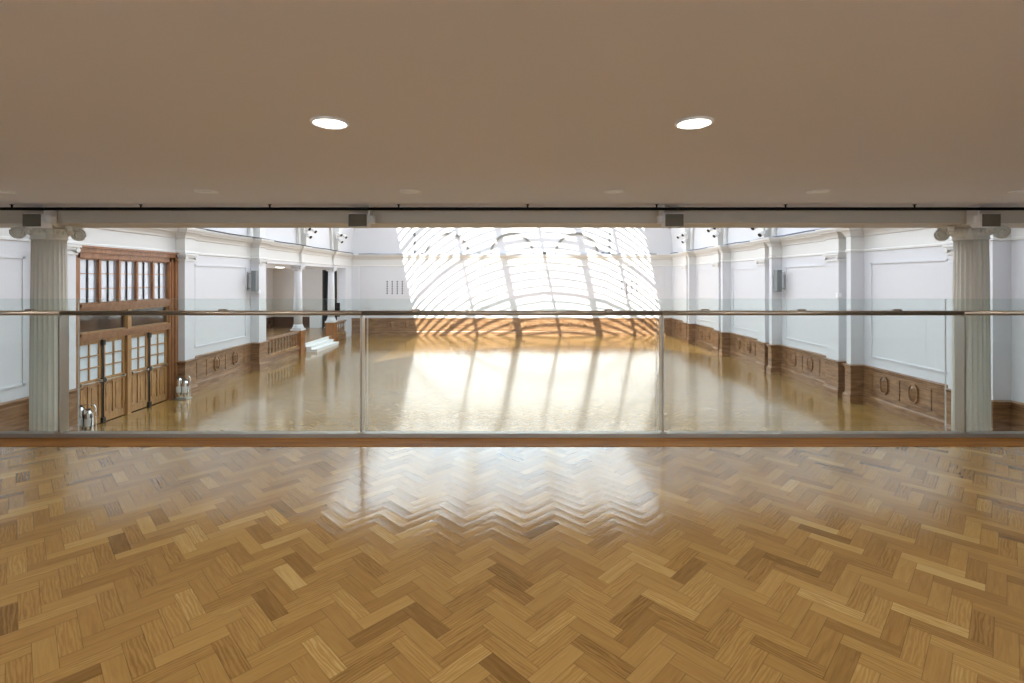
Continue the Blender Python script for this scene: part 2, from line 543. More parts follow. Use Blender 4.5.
# capitals of the piers
def pier_caps(piers, s, name):
    b = MB()
    for a, c, p in piers:
        if c - a < 0.4: continue
        x = lambda q: s * (W - q)
        for d, z0, z1 in ((0.03, 1.98, 2.03), (0.05, 2.10, 2.16), (0.08, 2.16, 2.21)):
            b.box(x(p + d), x(0), a - d, c + d, z0, z1)
        for yy in (a, c):   # little volute on each edge
            b.tube((x(p + 0.01), yy, 2.09), (x(p + 0.07), yy, 2.09), 0.055, 12)
    b.build(name, M['cream'], kind='structure')
pier_caps(RB[1:], 1, 'trim_3')
pier_caps(LB[1:], -1, 'trim_4')

# plaster panel mouldings on the walls
def wall_frames(s, spans, name):
    b = MB()
    for y0, y1, z0, z1 in spans:
        for a, c, e, f in ((y0, y1, z1 - 0.05, z1), (y0, y1, z0, z0 + 0.05), (y0, y0 + 0.05, z0, z1), (y1 - 0.05, y1, z0, z1)):
            b.box(s * (W - 0.025), s * (W + 0.01), a, c, e, f)
    b.build(name, M['white'], kind='structure')
sp = []
for k in range(5):
    y0 = 11.92 + 4.62 * k + 0.35
    y1 = 15.25 + BAY * k - 0.3
    if y1 > YF - 0.3: y1 = YF - 0.3
    if y1 - y0 > 0.8: sp.append((y0, y1, -0.95, 1.90))
sp.append((7.6, 10.4, -0.95, 1.90))
wall_frames(1, sp, 'trim_5')
wall_frames(-1, [(7.6, 11.0, -0.95, 1.90), (16.9, 20.15, -0.95, 1.90)], 'trim_6')

# oak dado: panelled face, cap, plinth
ZD = -1.22
DADO = [(0.045, ZF), (0.045, -2.10), (0.03, -2.08), (0.03, -1.36), (0.05, -1.35), (0.055, -1.30), (0.09, -1.28), (0.095, -1.24), (0.0, ZD)]
SKIRT = [(0.0, ZF), (0.075, ZF), (0.075, -2.16), (0.06, -2.13), (0.0, -2.12)]
def bosses(b, f, spans):
    for yc in spans:
        h, w, z = 0.26, 0.155, -1.67
        o = [(-w, -h * 0.55), (-w * 0.45, -h), (w * 0.45, -h), (w, -h * 0.55), (w, h * 0.55), (w * 0.45, h), (-w * 0.45, h), (-w, h * 0.55)]
        n = len(b.v)
        for sc_, d in ((1.0, 0.03), (1.0, 0.075), (0.8, 0.075), (0.8, 0.05)):
            b.v += [f(d, yc + u * sc_, z + v * sc_) for u, v in o]
        for r in range(3):
            for j in range(8):
                a = n + r * 8 + j; c = n + r * 8 + (j + 1) % 8
                b.face([a, c, c + 8, a + 8])
        # a pointed ridge inside the octagon
        m = len(b.v)
        b.v += [f(0.11, yc, z - h * 0.45), f(0.11, yc, z + h * 0.45)]
        i = n + 24
        b.face([i + 0, i + 7, m + 1, m + 0]); b.face([i + 3, m + 0, m + 1, i + 4])
        b.face([i + 0, m + 0, i + 1]); b.face([i + 1, m + 0, i + 2]); b.face([i + 2, m + 0, i + 3])
        b.face([i + 4, m + 1, i + 5]); b.face([i + 5, m + 1, i + 6]); b.face([i + 6, m + 1, i + 7])

def rails(b, f, y0, y1, stiles):
    """raised framing on a run of dado"""
    def bx(a, c, z0, z1, d=0.05):
        P = [f(0.02, a, z0), f(0.02, c, z0), f(0.02, c, z1), f(0.02, a, z1)]
        Q = [f(d, a, z0), f(d, c, z0), f(d, c, z1), f(d, a, z1)]
        n = len(b.v); b.v += P + Q
        for q in ((4, 5, 6, 7), (0, 1, 5, 4), (1, 2, 6, 5), (2, 3, 7, 6), (3, 0, 4, 7)): b.face([n + t for t in q])
    bx(y0, y1, -2.08, -1.99); bx(y0, y1, -1.43, -1.355)
    for yc in stiles: bx(yc - 0.045, yc + 0.045, -1.995, -1.425)

def dado_run(name, s, y0, y1, piers, boss, st, base):
    f = side(s)
    path = stepped(y0, y1, piers)
    b = MB().sweep(path, DADO, f)
    rails(b, f, y0 + 0.02, y1 - 0.02, st)
    bosses(b, f, boss)
    b.build(name, M['dado'], kind='structure')
    MB().sweep(path, SKIRT, f).build(base, M['dado'], kind='structure')

bo, st = [8.4, 9.6], [7.4, 9.0, 10.4]
for k in range(5):
    y0 = 11.30 + 4.62 * k
    bo += [y0 + 2.02, y0 + 3.07]
    st += [y0 + 0.95, y0 + 1.5, y0 + 2.55, y0 + 3.6]
bo = [v for v in bo if v < YF - 0.3]; st = [v for v in st if v < YF - 0.1]
# frames are laid per bay so that they stop at the piers
def bays(y0, y1, piers):
    out, a = [], y0
    for p in piers:
        if p[0] - a > 0.15: out.append((a, p[0]))
        a = p[1]
    out.append((a, y1))
    return out
def dado_wall(name, base, s, y0, y1, piers, boss, stiles):
    f = side(s); path = stepped(y0, y1, piers)
    b = MB().sweep(path, DADO, f)
    for a, c in bays(y0, y1, [p for p in piers if p[0] >= y0 and p[1] <= y1]):
        rails(b, f, a + 0.05, c - 0.05, [t for t in stiles if a + 0.1 < t < c - 0.1])
    bosses(b, f, [t for t in boss if y0 < t < y1])
    b.build(name, M['dado'], kind='structure')
    MB().sweep(path, SKIRT, f).build(base, M['dado'], kind='structure')
dado_wall('trim_7', 'baseboard_right', 1, YE, YF, PR, bo, st)
dado_wall('trim_8', 'baseboard_left', -1, YE, DY0 - 0.12, LB[:2], [8.4, 9.6], [7.4, 9.0, 10.4])
dado_wall('trim_9', 'baseboard_left_aisle', -1, DY1 + 0.03, 21.15, LB[2:], [18.1, 19.3], [17.0, 17.55, 18.7, 20.0])

# far wall -----------------------------------------------------------------
R = 10.9
b = MB().box(-W - 0.5, W + 0.5, YF, YF + 0.4, ZF, 6.5)
def arc_z(x, r): return ZV + math.sqrt(max(0.0, r * r - x * x))
def arc_fill(b, xs, zlo, zhi, y0, y1):
    for x0, x1 in zip(xs[:-1], xs[1:]):
        n = len(b.v)
        for y in (y0, y1):
            b.v += [(x0, y, zlo(x0)), (x1, y, zlo(x1)), (x1, y, zhi(x1)), (x0, y, zhi(x0))]
        for q in ((0, 1, 2, 3), (4, 7, 6, 5), (0, 4, 5, 1), (3, 2, 6, 7), (0, 3, 7, 4), (1, 5, 6, 2)): b.face([n + t for t in q])
xs = [-R + 2 * R * k / 60 for k in range(61)]
def win_lo(x):
    return min(arc_z(x, 9.7), 99)
WX = 8.6
inner = [x for x in xs if abs(x) < WX]
inner = [-WX] + inner + [WX]
arc_fill(b, [x for x in xs if x <= -WX] + [-WX], lambda x: 6.5 if arc_z(x, R) > 6.5 else arc_z(x, R) - 0.01, lambda x: arc_z(x, R), YF, YF + 0.4)
arc_fill(b, [WX] + [x for x in xs if x >= WX], lambda x: 6.5 if arc_z(x, R) > 6.5 else arc_z(x, R) - 0.01, lambda x: arc_z(x, R), YF, YF + 0.4)
arc_fill(b, inner, win_lo, lambda x: arc_z(x, R), YF, YF + 0.4)
b.build('wall_far', M['white'], kind='structure')
# gable window
wf = MB()
for x in (-WX, -2.7, 2.7, WX):
    w = 0.28
    wf.box(x - w, x + w, YF + 0.02, YF + 0.38, 6.4, arc_z(min(abs(x), WX), 9.75))
for x in (-7.3, -6.0, -4.4, -1.35, 0, 1.35, 4.4, 6.0, 7.3):
    wf.box(x - 0.04, x + 0.04, YF + 0.15, YF + 0.25, 6.5, arc_z(x, 9.75))
for z in (6.52, 7.7, 8.8, 9.9, 11.2):
    xx = math.sqrt(max(0, 9.75 ** 2 - (z - ZV) ** 2)); xx = min(xx, WX)
    wf.box(-xx, xx, YF + 0.14, YF + 0.26, z - 0.04, z + 0.04)
win1 = wf.build('window_1', M['cream'], kind='structure')
gp = MB(); arc_fill(gp, inner, lambda x: 6.5, win_lo, YF + 0.19, YF + 0.2)
gp.build('window_pane', M['roofglass'], parent=win1)
# far cornice, blind arches, dado
MB().sweep([(0, -W), (0, W)], [(d, z) for d, z in CORN], lambda p, t, z: (-t, YF - p, z)).build('trim_10', M['cream'], kind='structure')
b = MB()
for xc in (-4.35, 0.0, 4.35):
    for r0, r1, d in ((1.34, 1.46, 0.07), (1.46, 1.50, 0.04)):
        n = len(b.v); N = 32
        for k in range(N + 1):
            a = PI * k / N
            for rr, dd in ((r0, 0), (r0, d), (r1, d), (r1, 0)):
                b.v.append((xc + rr * math.cos(a), YF + 0.01 - dd, 3.05 + rr * math.sin(a)))
        for k in range(N):
            for q in range(3):
                i = n + k * 4 + q
                b.face([i, i + 1, i + 5, i + 4])
for xc in (-6.1, -2.2, 2.2, 6.1):
    b.box(xc - 0.12, xc + 0.12, YF - 0.05, YF + 0.02, 3.05, 3.2)
b.build('trim_11', M['arch'], kind='structure')
ff = lambda p, t, z: (-t, YF - p, z)
b = MB().sweep([(0, -W), (0, W)], DADO, ff)
rails(b, ff, -W + 0.05, W - 0.05, [-W + 0.4 + 1.0 * k for k in range(22)])
bosses(b, ff, [-8.9, -7.9, -4.9, -3.9, -0.9, 0.1, 3.1, 4.1, 7.1, 8.1])
b.build('trim_12', M['dado'], kind='structure')
MB().sweep([(0, -W), (0, W)], SKIRT, ff).build('baseboard_far', M['dado'], kind='structure')
# faint vertical pilaster strips on the far wall
b = MB()
for x in (-10.55, -6.3, -2.15, 2.15, 6.3, 10.55):
    b.box(x - 0.25, x + 0.25, YF - 0.06, YF + 0.01, ZD, 2.25)
b.build('trim_13', M['white'], kind='structure')

# ------------------------------------------------------------------ vaulted roof
def vault_pt(a, r, y): return (r * math.cos(a), y, ZV + r * math.sin(a))
A0 = math.acos(8.0 / W)
A1 = math.acos(8.9 / W)
b = MB()
for s in (0, 1):
    n = 10
    ring = []
    for y in (7.2, YF + 0.2):
        for r in (W, W + 0.25):
            ring.append([vault_pt((A0 * k / n) if s == 0 else PI - A1 * k / n, r, y) for k in range(n + 1)])
    # inner, outer at y0; inner, outer at y1
    base = len(b.v)
    for rr in ring: b.v += rr
    k1 = n + 1
    for k in range(n):
        b.face([base + k, base + k + 1, base + 2 * k1 + k + 1, base + 2 * k1 + k], True)
        b.face([base + k1 + k, base + k1 + k + 1, base + 3 * k1 + k + 1, base + 3 * k1 + k], True)
    b.face([base + n, base + k1 + n, base + 3 * k1 + n, base + 2 * k1 + n])
b.build('ceiling_vault', M['white'], kind='structure')

def arc_bar(b, y0, y1, r0, r1, a0, a1, n=40):
    base = len(b.v)
    for k in range(n + 1):
        a = a0 + (a1 - a0) * k / n
        b.v += [vault_pt(a, r0, y0), vault_pt(a, r0, y1), vault_pt(a, r1, y1), vault_pt(a, r1, y0)]
    for k in range(n):
        for q in range(4):
            i = base + k * 4
            b.face([i + q, i + (q + 1) % 4, i + 4 + (q + 1) % 4, i + 4 + q])
b = MB()
for k in range(5):
    yc = 11.6 + 4.63 * k
    arc_bar(b, yc - 0.2, yc + 0.2, W - 0.32, W + 0.1, 0.0, A0, 14)
    arc_bar(b, yc - 0.2, yc + 0.2, W - 0.32, W + 0.1, PI - A1, PI, 14)
    arc_bar(b, yc - 0.11, yc + 0.11, W - 0.06, W + 0.1, A0, PI - A1, 40)
b.build('trim_14', M['cream'], kind='structure')
b = MB()
y = 8.1
while y < YF:
    arc_bar(b, y - 0.09, y + 0.09, W + 0.02, W + 0.08, A0, PI - A1)
    y += 0.67
b.build('trim_15', M['cream'], kind='structure')
b = MB()
for x, w in ((-5.3, 0.09), (-2.7, 0.22), (0, 0.09), (2.7, 0.22), (5.3, 0.09), (-8.85, 0.15), (7.95, 0.15)):
    z = ZV + math.sqrt(W * W - x * x)
    b.box(x - w, x + w, 7.4, YF + 0.2, z - 0.12, z + 0.12)
b.build('trim_16', M['cream'], kind='structure')
# lunette arch mouldings on the side walls above the cornice
for s, nm in ((1, 'trim_17'), (-1, 'trim_18')):
    b = MB()
    for k in range(-1, 5):
        yc = 13.93 + 4.63 * k
        n = len(b.v); N = 28
        for q in range(N + 1):
            a = PI * q / N
            for rr, dd in ((1.72, 0.0), (1.72, 0.12), (1.92, 0.12), (1.92, 0.0)):
                b.v.append((s * (W - 0.02 - dd - 0.13 * math.sin(a) ** 2), yc + rr * math.cos(a), 3.05 + 1.25 * rr * math.sin(a)))
        for q in range(N):
            for t in range(3):
                i = n + q * 4 + t
                b.face([i, i + 1, i + 5, i + 4])
    b.build(nm, M['cream'], kind='structure')

# end wall over the gallery beam
b = MB()
xs2 = [-R + 2 * R * k / 40 for k in range(41)]
arc_fill(b, xs2, lambda x: 2.6, lambda x: max(arc_z(x, R), 2.7), 7.25, 7.5)
b.build('wall_above_beam', M['white'], kind='structure')

# ------------------------------------------------------------------ gallery ceiling and beam
MB().box(-W - 0.3, W + 0.3, -2.9, 7.3, 2.4, 2.75).build('ceiling', M['ceil'], kind='structure')
b = MB().box(-W, W, 6.92, 7.55, 2.177, 2.75)
b.box(-W, W, 6.89, 6.95, 2.375, 2.40)
b.build('trim_19', M['beam'], kind='structure')

# wooden kerb at the gallery edge
b = MB().prism([(-W, 4.15, 0), (-W, 4.15, 0.004), (-W, 4.154, 0.006), (-W, 4.435, 0.006), (-W, 4.435, 0)], (2 * W, 0, 0))
b.build('trim_20', M['kerb'], kind='structure')

# ------------------------------------------------------------------ glass balustrade
PX = [-9.33, -6.665, -3.999, -1.333, 1.333, 3.999, 6.665, 9.33]
bal = empty('glass_balustrade', (0, 4.41, 0.006), 'frameless glass balustrade with slim steel posts and round handrail along the gallery edge', 'balustrade')
b = MB()
b.prism([(-W, 4.365, 0.006), (-W, 4.365, 0.038), (-W, 4.369, 0.042), (-W, 4.435, 0.042), (-W, 4.435, 0.006)], (2 * W, 0, 0))
b.build('base_channel', M['steel_light'], bal)
for x in PX:
    b = MB().bbox(x - 0.009, x + 0.009, 4.385, 4.48, 0.042, 1.070, 0.003)
    b.bbox(x - 0.03, x + 0.03, 4.374, 4.432, 0.042, 0.05, 0.002)
    b.tube((x, 4.41, 1.068), (x, 4.41, 1.085), 0.012, 8)
    b.build('post', M['steel'], bal)
for x0, x1 in zip(PX[:-1], PX[1:]):
    b = MB().tube((x0 + 0.002, 4.41, 1.098), (x1 - 0.002, 4.41, 1.098), 0.0215, 20)
    b.build('handrail', M['bronze'], bal)
    b = MB(); b.box(x0 + 0.006, x1 - 0.006, 4.585, 4.5855, -0.30, 1.2155)
    g = b.build('glass_panel', M['glass'], bal)
    b = MB()
    b.box(x0 + 0.006, x1 - 0.006, 4.583, 4.5875, 1.2155, 1.217)
    b.box(x0 + 0.002, x0 + 0.006, 4.5835, 4.587, -0.30, 1.217)
    b.box(x1 - 0.006, x1 - 0.002, 4.5835, 4.587, -0.30, 1.217)
    b.build('polished_edge', M['glass_edge'], g)
for px in (30, 223, 416, 609, 705, 801.5, 897):
    x = (px - 512) * 4.41 / 497
    b = MB().bbox(x - 0.035, x + 0.035, 4.39, 4.43, 1.108, 1.134, 0.006)
    b.tube((x, 4.42, 1.104), (x, 4.582, 1.104), 0.009, 8)
    b.build('rail_clip', M['bronze'], bal)

# ------------------------------------------------------------------ gallery columns
def gallery_column(x, label):
    cy = 7.22
    col = empty('fluted_column', (x, cy, ZF), label, 'column', 'gallery beam columns')
    z0, z1 = ZF + 1.45, 1.98
    prof = []
    for k in range(9):
        t = k / 8
        prof.append((0.216 - 0.022 * t ** 1.6, z0 + (z1 - z0) * t))
    MB().lathe(prof, x, cy, 192, 22, 0.014).build('shaft', M['column'], col)
    b = MB()
    b.lathe([(0.23, ZF + 1.30), (0.255, ZF + 1.32), (0.255, ZF + 1.36), (0.23, ZF + 1.38), (0.225, ZF + 1.40), (0.24, ZF + 1.42), (0.235, ZF + 1.45), (0.216, ZF + 1.46)], x, cy, 40)
    b.box(x - 0.27, x + 0.27, cy - 0.27, cy + 0.27, ZF + 1.20, ZF + 1.30)
    b.build('base', M['column'], col)
    b = MB().bbox(x - 0.27, x + 0.27, cy - 0.27, cy + 0.27, ZF, ZF + 1.20, 0.012)
    b.box(x - 0.31, x + 0.31, cy - 0.31, cy + 0.31, ZF, ZF + 0.25)
    b.build('pedestal', M['pedestal'], col)
    b = MB()
    b.lathe([(0.194, 1.96), (0.21, 1.975), (0.21, 1.99), (0.198, 2.0), (0.205, 2.02), (0.245, 2.06), (0.265, 2.10), (0.26, 2.12), (0.22, 2.136)], x, cy, 40)
    for k in range(22):   # egg-and-dart row
        a = 2 * PI * (k + 0.5) / 22
        b.lathe([(0.004, 2.035), (0.02, 2.05), (0.026, 2.075), (0.02, 2.10), (0.004, 2.105)], x + 0.25 * math.cos(a), cy + 0.25 * math.sin(a), 8)
    # abacus with concave sides
    for d, za, zb in ((0.0, 2.135, 2.155), (0.018, 2.155, 2.18)):
        out = []
        for q in range(4):
            a0 = PI / 4 + q * PI / 2
            a1 = a0 + PI / 2
            R0 = 0.40 + d
            c0 = Vector((math.cos(a0), math.sin(a0))) * R0; c1 = Vector((math.cos(a1), math.sin(a1))) * R0
            mid = (c0 + c1) / 2; nrm = mid.normalized()
            for t in (0.08, 0.2, 0.35, 0.5, 0.65, 0.8, 0.92):
                p = c0.lerp(c1, t) - nrm * 0.05 * math.sin(PI * t)
                out.append((x + p.x, cy + p.y, za))
        b.prism(out, (0, 0, zb - za))
    # four diagonal volutes, with a spiral bead
    for q in range(4):
        a = PI / 4 + q * PI / 2
        d = Vector((math.cos(a), math.sin(a), 0)); t = Vector((-math.sin(a), math.cos(a), 0))
        c = Vector((x, cy, 2.055)) + d * 0.318
        b.tube(c - t * 0.035, c + t * 0.035, 0.086, 24)
        b.tube(c - t * 0.05, c + t * 0.05, 0.026, 12)
        for sg in (-1, 1):
            pts = []
            for k in range(33):
                u = k / 32 * 2.2 * 2 * PI
                r = 0.092 * (1 - 0.72 * k / 32)
                pts.append(c + t * sg * 0.037 + d * (r * math.sin(u)) + Vector((0, 0, r * math.cos(u))))
            b.path_tube(pts, 0.011, 6)
        # band joining the volute to the bell
        pts = [Vector((x, cy, 2.13)) + d * 0.17, Vector((x, cy, 2.14)) + d * 0.25, Vector((x, cy, 2.135)) + d * 0.33]
        b.path_tube(pts, 0.024, 8)
        # acanthus husk
        e = Vector((math.cos(a + PI / 4), math.sin(a + PI / 4), 0))
        cc = Vector((x, cy, 2.13)) + e * 0.285
        b.tube(cc - Vector((0, 0, 0.045)), cc + Vector((0, 0, 0.04)), 0.03, 8, 0.05)
    b.build('capital', M['column'], col)
    return col
gallery_column(-6.72, 'white fluted column with scrolled capital, left of the two framing the view')
gallery_column(6.665, 'white fluted column with scrolled capital, right of the two framing the view')

# ------------------------------------------------------------------ track and boxes on the beam
tr = empty('ceiling_track', (0, 6.66, 2.35), 'long thin black track running under the gallery ceiling in front of the beam', 'track')
MB().bbox(-9.5, 9.5, 6.64, 6.68, 2.322, 2.358, 0.004).build('rail', M['black'], tr)
for k in range(-5, 6):
    x = 0.21 + 1.728 * k
    b = MB().bbox(x - 0.02, x + 0.02, 6.645, 6.675, 2.39, 2.40, 0.003)
    b.tube((x, 6.66, 2.35), (x, 6.66, 2.395), 0.011, 10)
    b.build('hanger', M['black'], tr)

def flood(x, s, label):
    f = empty('beam_light', (x, 6.85, 2.26), label, 'light', 'box lights along the gallery beam')
    MB().bbox(x - 0.13, x + 0.13, 6.70, 6.86, 2.10, 2.285, 0.008).build('housing', M['housing'], f)
    b = MB().bbox(x - 0.122, x + 0.122, 6.69, 6.702, 2.108, 2.275, 0.003)
    b.build('grille', M['taupe'], f)
    b = MB()
    b.bbox(x + s * 0.127, x + s * 0.155, 6.72, 6.90, 2.17, 2.40, 0.004)
    b.bbox(x + s * 0.145, x + s * 0.20, 6.73, 6.84, 2.16, 2.26, 0.006)
    b.bbox(x - 0.13, x + 0.13, 6.855, 6.922, 2.20, 2.27, 0.004)
    b.tube((x + s * 0.12, 6.78, 2.24), (x + s * 0.18, 6.78, 2.24), 0.02, 10)
    b.build('bracket', M['housing'], f)
flood(-6.47, 1, 'small square box light on the beam in front of the left column')
flood(-2.08, 1, 'small square box light on the beam, between left column and view centre')
flood(2.19, -1, 'small square box light on the beam, between view centre and right column')
flood(6.46, -1, 'small square box light on the beam in front of the right column')

# ------------------------------------------------------------------ downlights
def downlight(x, y, lit, label):
    d = empty('downlight', (x, y, 2.4), label, 'downlight', 'recessed downlights in the gallery ceiling')
    MB().lathe([(0.097, 2.3995), (0.118, 2.3995), (0.118, 2.391), (0.112, 2.386), (0.101, 2.386), (0.097, 2.391), (0.097, 2.3995)], x, y, 48, caps=False).build('trim_ring', M['led_off'], d)
    b = MB().lathe([(0.0985, 2.3955), (0.0985, 2.3935), (0.05, 2.3925), (0.001, 2.3925)], x, y, 48)
    b.build('diffuser', M['led'] if lit else M['led_off'], d)
    if lit:
        l = bpy.data.lights.new('lamp_light', 'AREA')
        l.shape = 'DISK'; l.size = 0.19; l.energy = 13; l.color = (1.0, 0.95, 0.88)
        o = bpy.data.objects.new('lamp_light', l); COL.objects.link(o)
        o.location = (x, y, 2.388)
        o.parent = d; o.matrix_parent_inverse = parent_matrix(d).inverted()
ord3 = {-5.8: 'far left', -3.48: 'second from left', -1.16: 'third from left', 1.16: 'third from right', 3.48: 'second from right', 5.8: 'far right'}
for x, t in ((-1.16, 'brightly lit round downlight in the ceiling, left one of the two'), (1.16, 'brightly lit round downlight in the ceiling, right one of the two')):
    downlight(x, 3.166, True, t)
for x, t in ord3.items():
    downlight(x, 5.65, False, 'unlit round downlight in the ceiling row by the beam, %s' % t)
for x in (-3.48, 3.48):  # out-of-view lamps added to brighten the gallery
    downlight(x, 3.166, True, 'added lit round downlight outside the view, %s' % ('left side' if x < 0 else 'right side'))
for x in (-3.48, -1.16, 1.16, 3.48):  # unseen lamps added behind the camera to light the near floor
    for y in (0.68, -1.5):
        downlight(x, y, True, 'added lit round downlight behind the viewer at %s of the ceiling, row %s' % (ord3[x], 'near' if y > 0 else 'back'))

# ------------------------------------------------------------------ oak double doors on the left wall
dr = empty('door_1', (-W, (DY0 + DY1) / 2, ZF), kind='structure')
X = lambda p: -(W - p)
b = MB()
for y0, y1, z0, z1 in ((DY0, DY0 + 0.17, ZF, DZ1), (DY1 - 0.30, DY1, ZF, DZ1), (DY0, DY1, DZ1 - 0.20, DZ1), (DY0 + 0.17, DY1 - 0.30, 0.56, 0.76), (DY0 + 0.17, DY1 - 0.30, -0.17, 0.02)):
    b.box(X(-0.22), X(0.05), y0, y1, z0, z1)
for y0, y1, z0, z1 in ((DY0 - 0.12, DY0 + 0.05, ZF, DZ1 + 0.04), (DY1 - 0.08, DY1 + 0.06, ZF, DZ1 + 0.04), (DY0 - 0.12, DY1 + 0.06, DZ1 - 0.06, DZ1 + 0.06)):
    b.box(X(-0.02), X(0.09), y0, y1, z0, z1)
b.box(X(0.0), X(0.13), DY0 - 0.15, DY1 + 0.06, DZ1 + 0.06, DZ1 + 0.11)
b.box(X(0.0), X(0.075), DY1 - 0.22, DY1 - 0.17, ZF, DZ1 - 0.1)
b.box(X(0.0), X(0.09), DY0 + 0.17, DY1 - 0.30, 0.68, 0.76)
b.box(X(0.0), X(0.09), DY0 + 0.17, DY1 - 0.30, -0.05, 0.02)
b.build('door_frame', M['door_frame'], dr)
IY0, IY1 = DY0 + 0.17, DY1 - 0.30
# five upper lights
for k in range(5):
    w = (IY1 - IY0) / 5
    a = IY0 + w * k
    b = MB()
    m = 0.035
    zt, zb = DZ1 - 0.20, 0.76
    b.box(X(-0.16), X(0.02), a, a + m, zb, zt); b.box(X(-0.16), X(0.02), a + w - m, a + w, zb, zt)
    b.box(X(-0.10), X(0.0), a + m, a + w - m, zb, zb + 0.04); b.box(X(-0.10), X(0.0), a + m, a + w - m, zt - 0.04, zt)
    vb_ = MB().box(X(-0.08), X(-0.03), a + w / 2 - 0.017, a + w / 2 + 0.017, zb, zt)
    for q in (1, 2):
        z = zb + (zt - zb) * q / 3
        b.box(X(-0.07), X(-0.04), a + m, a + w - m, z - 0.01, z + 0.01)
    o = b.build('upper_light', M['door_frame'], dr)
    vb_.build('glazing_bar', M['dark'], o)
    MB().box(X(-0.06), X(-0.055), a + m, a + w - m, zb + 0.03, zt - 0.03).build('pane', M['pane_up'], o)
# two transom lights
ym = (IY0 + IY1) / 2
for a, c in ((IY0, ym - 0.07), (ym + 0.07, IY1)):
    b = MB()
    for y0, y1, z0, z1 in ((a, a + 0.03, 0.02, 0.56), (c - 0.03, c, 0.02, 0.56), (a, c, 0.02, 0.05), (a, c, 0.53, 0.56)):
        b.box(X(-0.10), X(0.01), y0, y1, z0, z1)
    o = b.build('transom_light', M['door'], dr)
    MB().box(X(-0.06), X(-0.055), a + 0.02, c - 0.02, 0.04, 0.54).build('pane', M['pane_dark'], o)
MB().box(X(-0.2), X(0.04), ym - 0.07, ym + 0.07, ZF, 0.56).build('mullion', M['door'], dr)
# four leaves
def leaf(a, c):
    b = MB()
    z0, z1 = ZF + 0.02, -0.18
    p0, p1 = -0.09, -0.03
    s_ = 0.085
    b.box(X(p0), X(p1), a, a + s_, z0, z1); b.box(X(p0), X(p1), c - s_, c, z0, z1)
    for u, v in ((z0, z0 + 0.2), (-1.36, -1.20), (z1 - 0.10, z1)):
        b.box(X(p0), X(p1), a + s_, c - s_, u, v)
    mid = (a + c) / 2
    b.box(X(p0), X(p1), mid - 0.04, mid + 0.04, z0 + 0.2, -1.36)
    b.box(X(p0 + 0.02), X(p1 - 0.025), a + s_, c - s_, z0 + 0.2, -1.36)
    for u, v in ((a + s_ + 0.04, mid - 0.08), (mid + 0.08, c - s_ - 0.04)):
        b.box(X(p0), X(p1 - 0.01), u, v, z0 + 0.26, -1.42)
    b.box(X(p0), X(p1), mid - 0.02, mid + 0.02, -1.20, z1 - 0.10)
    for q in (1, 2):
        z = -1.20 + (z1 - 0.10 + 1.20) * q / 3
        b.box(X(p0), X(p1), a + s_, c - s_, z - 0.015, z + 0.015)
    o = b.build('door_leaf', M['door'], dr)
    MB().box(X(-0.062), X(-0.058), a + s_ - 0.01, c - s_ + 0.01, -1.21, z1 - 0.09).build('pane', M['pane_frost'], o)
    b = MB()
    b.tube((X(0.035), a + 0.05, -1.27), (X(0.035), c - 0.05, -1.27), 0.016, 10)
    for yy in (a + 0.07, c - 0.07):
        b.bbox(X(-0.035), X(0.045), yy - 0.022, yy + 0.022, -1.31, -1.23, 0.005)
    b.build('push_bar', M['steel'], o)
LY = [(IY0, IY0 + 0.74), (IY0 + 0.78, ym - 0.08), (ym + 0.08, ym + 0.80), (ym + 0.84, IY1)]
for a, c in LY: leaf(a, c)
for yy in (LY[0][1] + 0.02, LY[2][1] + 0.02):
    b = MB()
    b.bbox(X(-0.09), X(-0.02), yy - 0.02, yy + 0.02, ZF + 0.01, -0.18, 0.004)
    b.tube((X(0.01), yy, ZF + 0.05), (X(0.01), yy, -0.22), 0.014, 8)
    for z in (-0.28, -1.27, ZF + 0.08):
        b.bbox(X(-0.04), X(0.04), yy - 0.05, yy + 0.05, z - 0.07, z + 0.07, 0.01)
    b.build('bolt_rod', M['dark'], dr)
MB().box(-W - 0.32, -W - 0.28, DY0 - 0.1, DY1 + 0.1, ZF, DZ1 + 0.1).build('wall_left_lobby', M['void'], kind='structure')

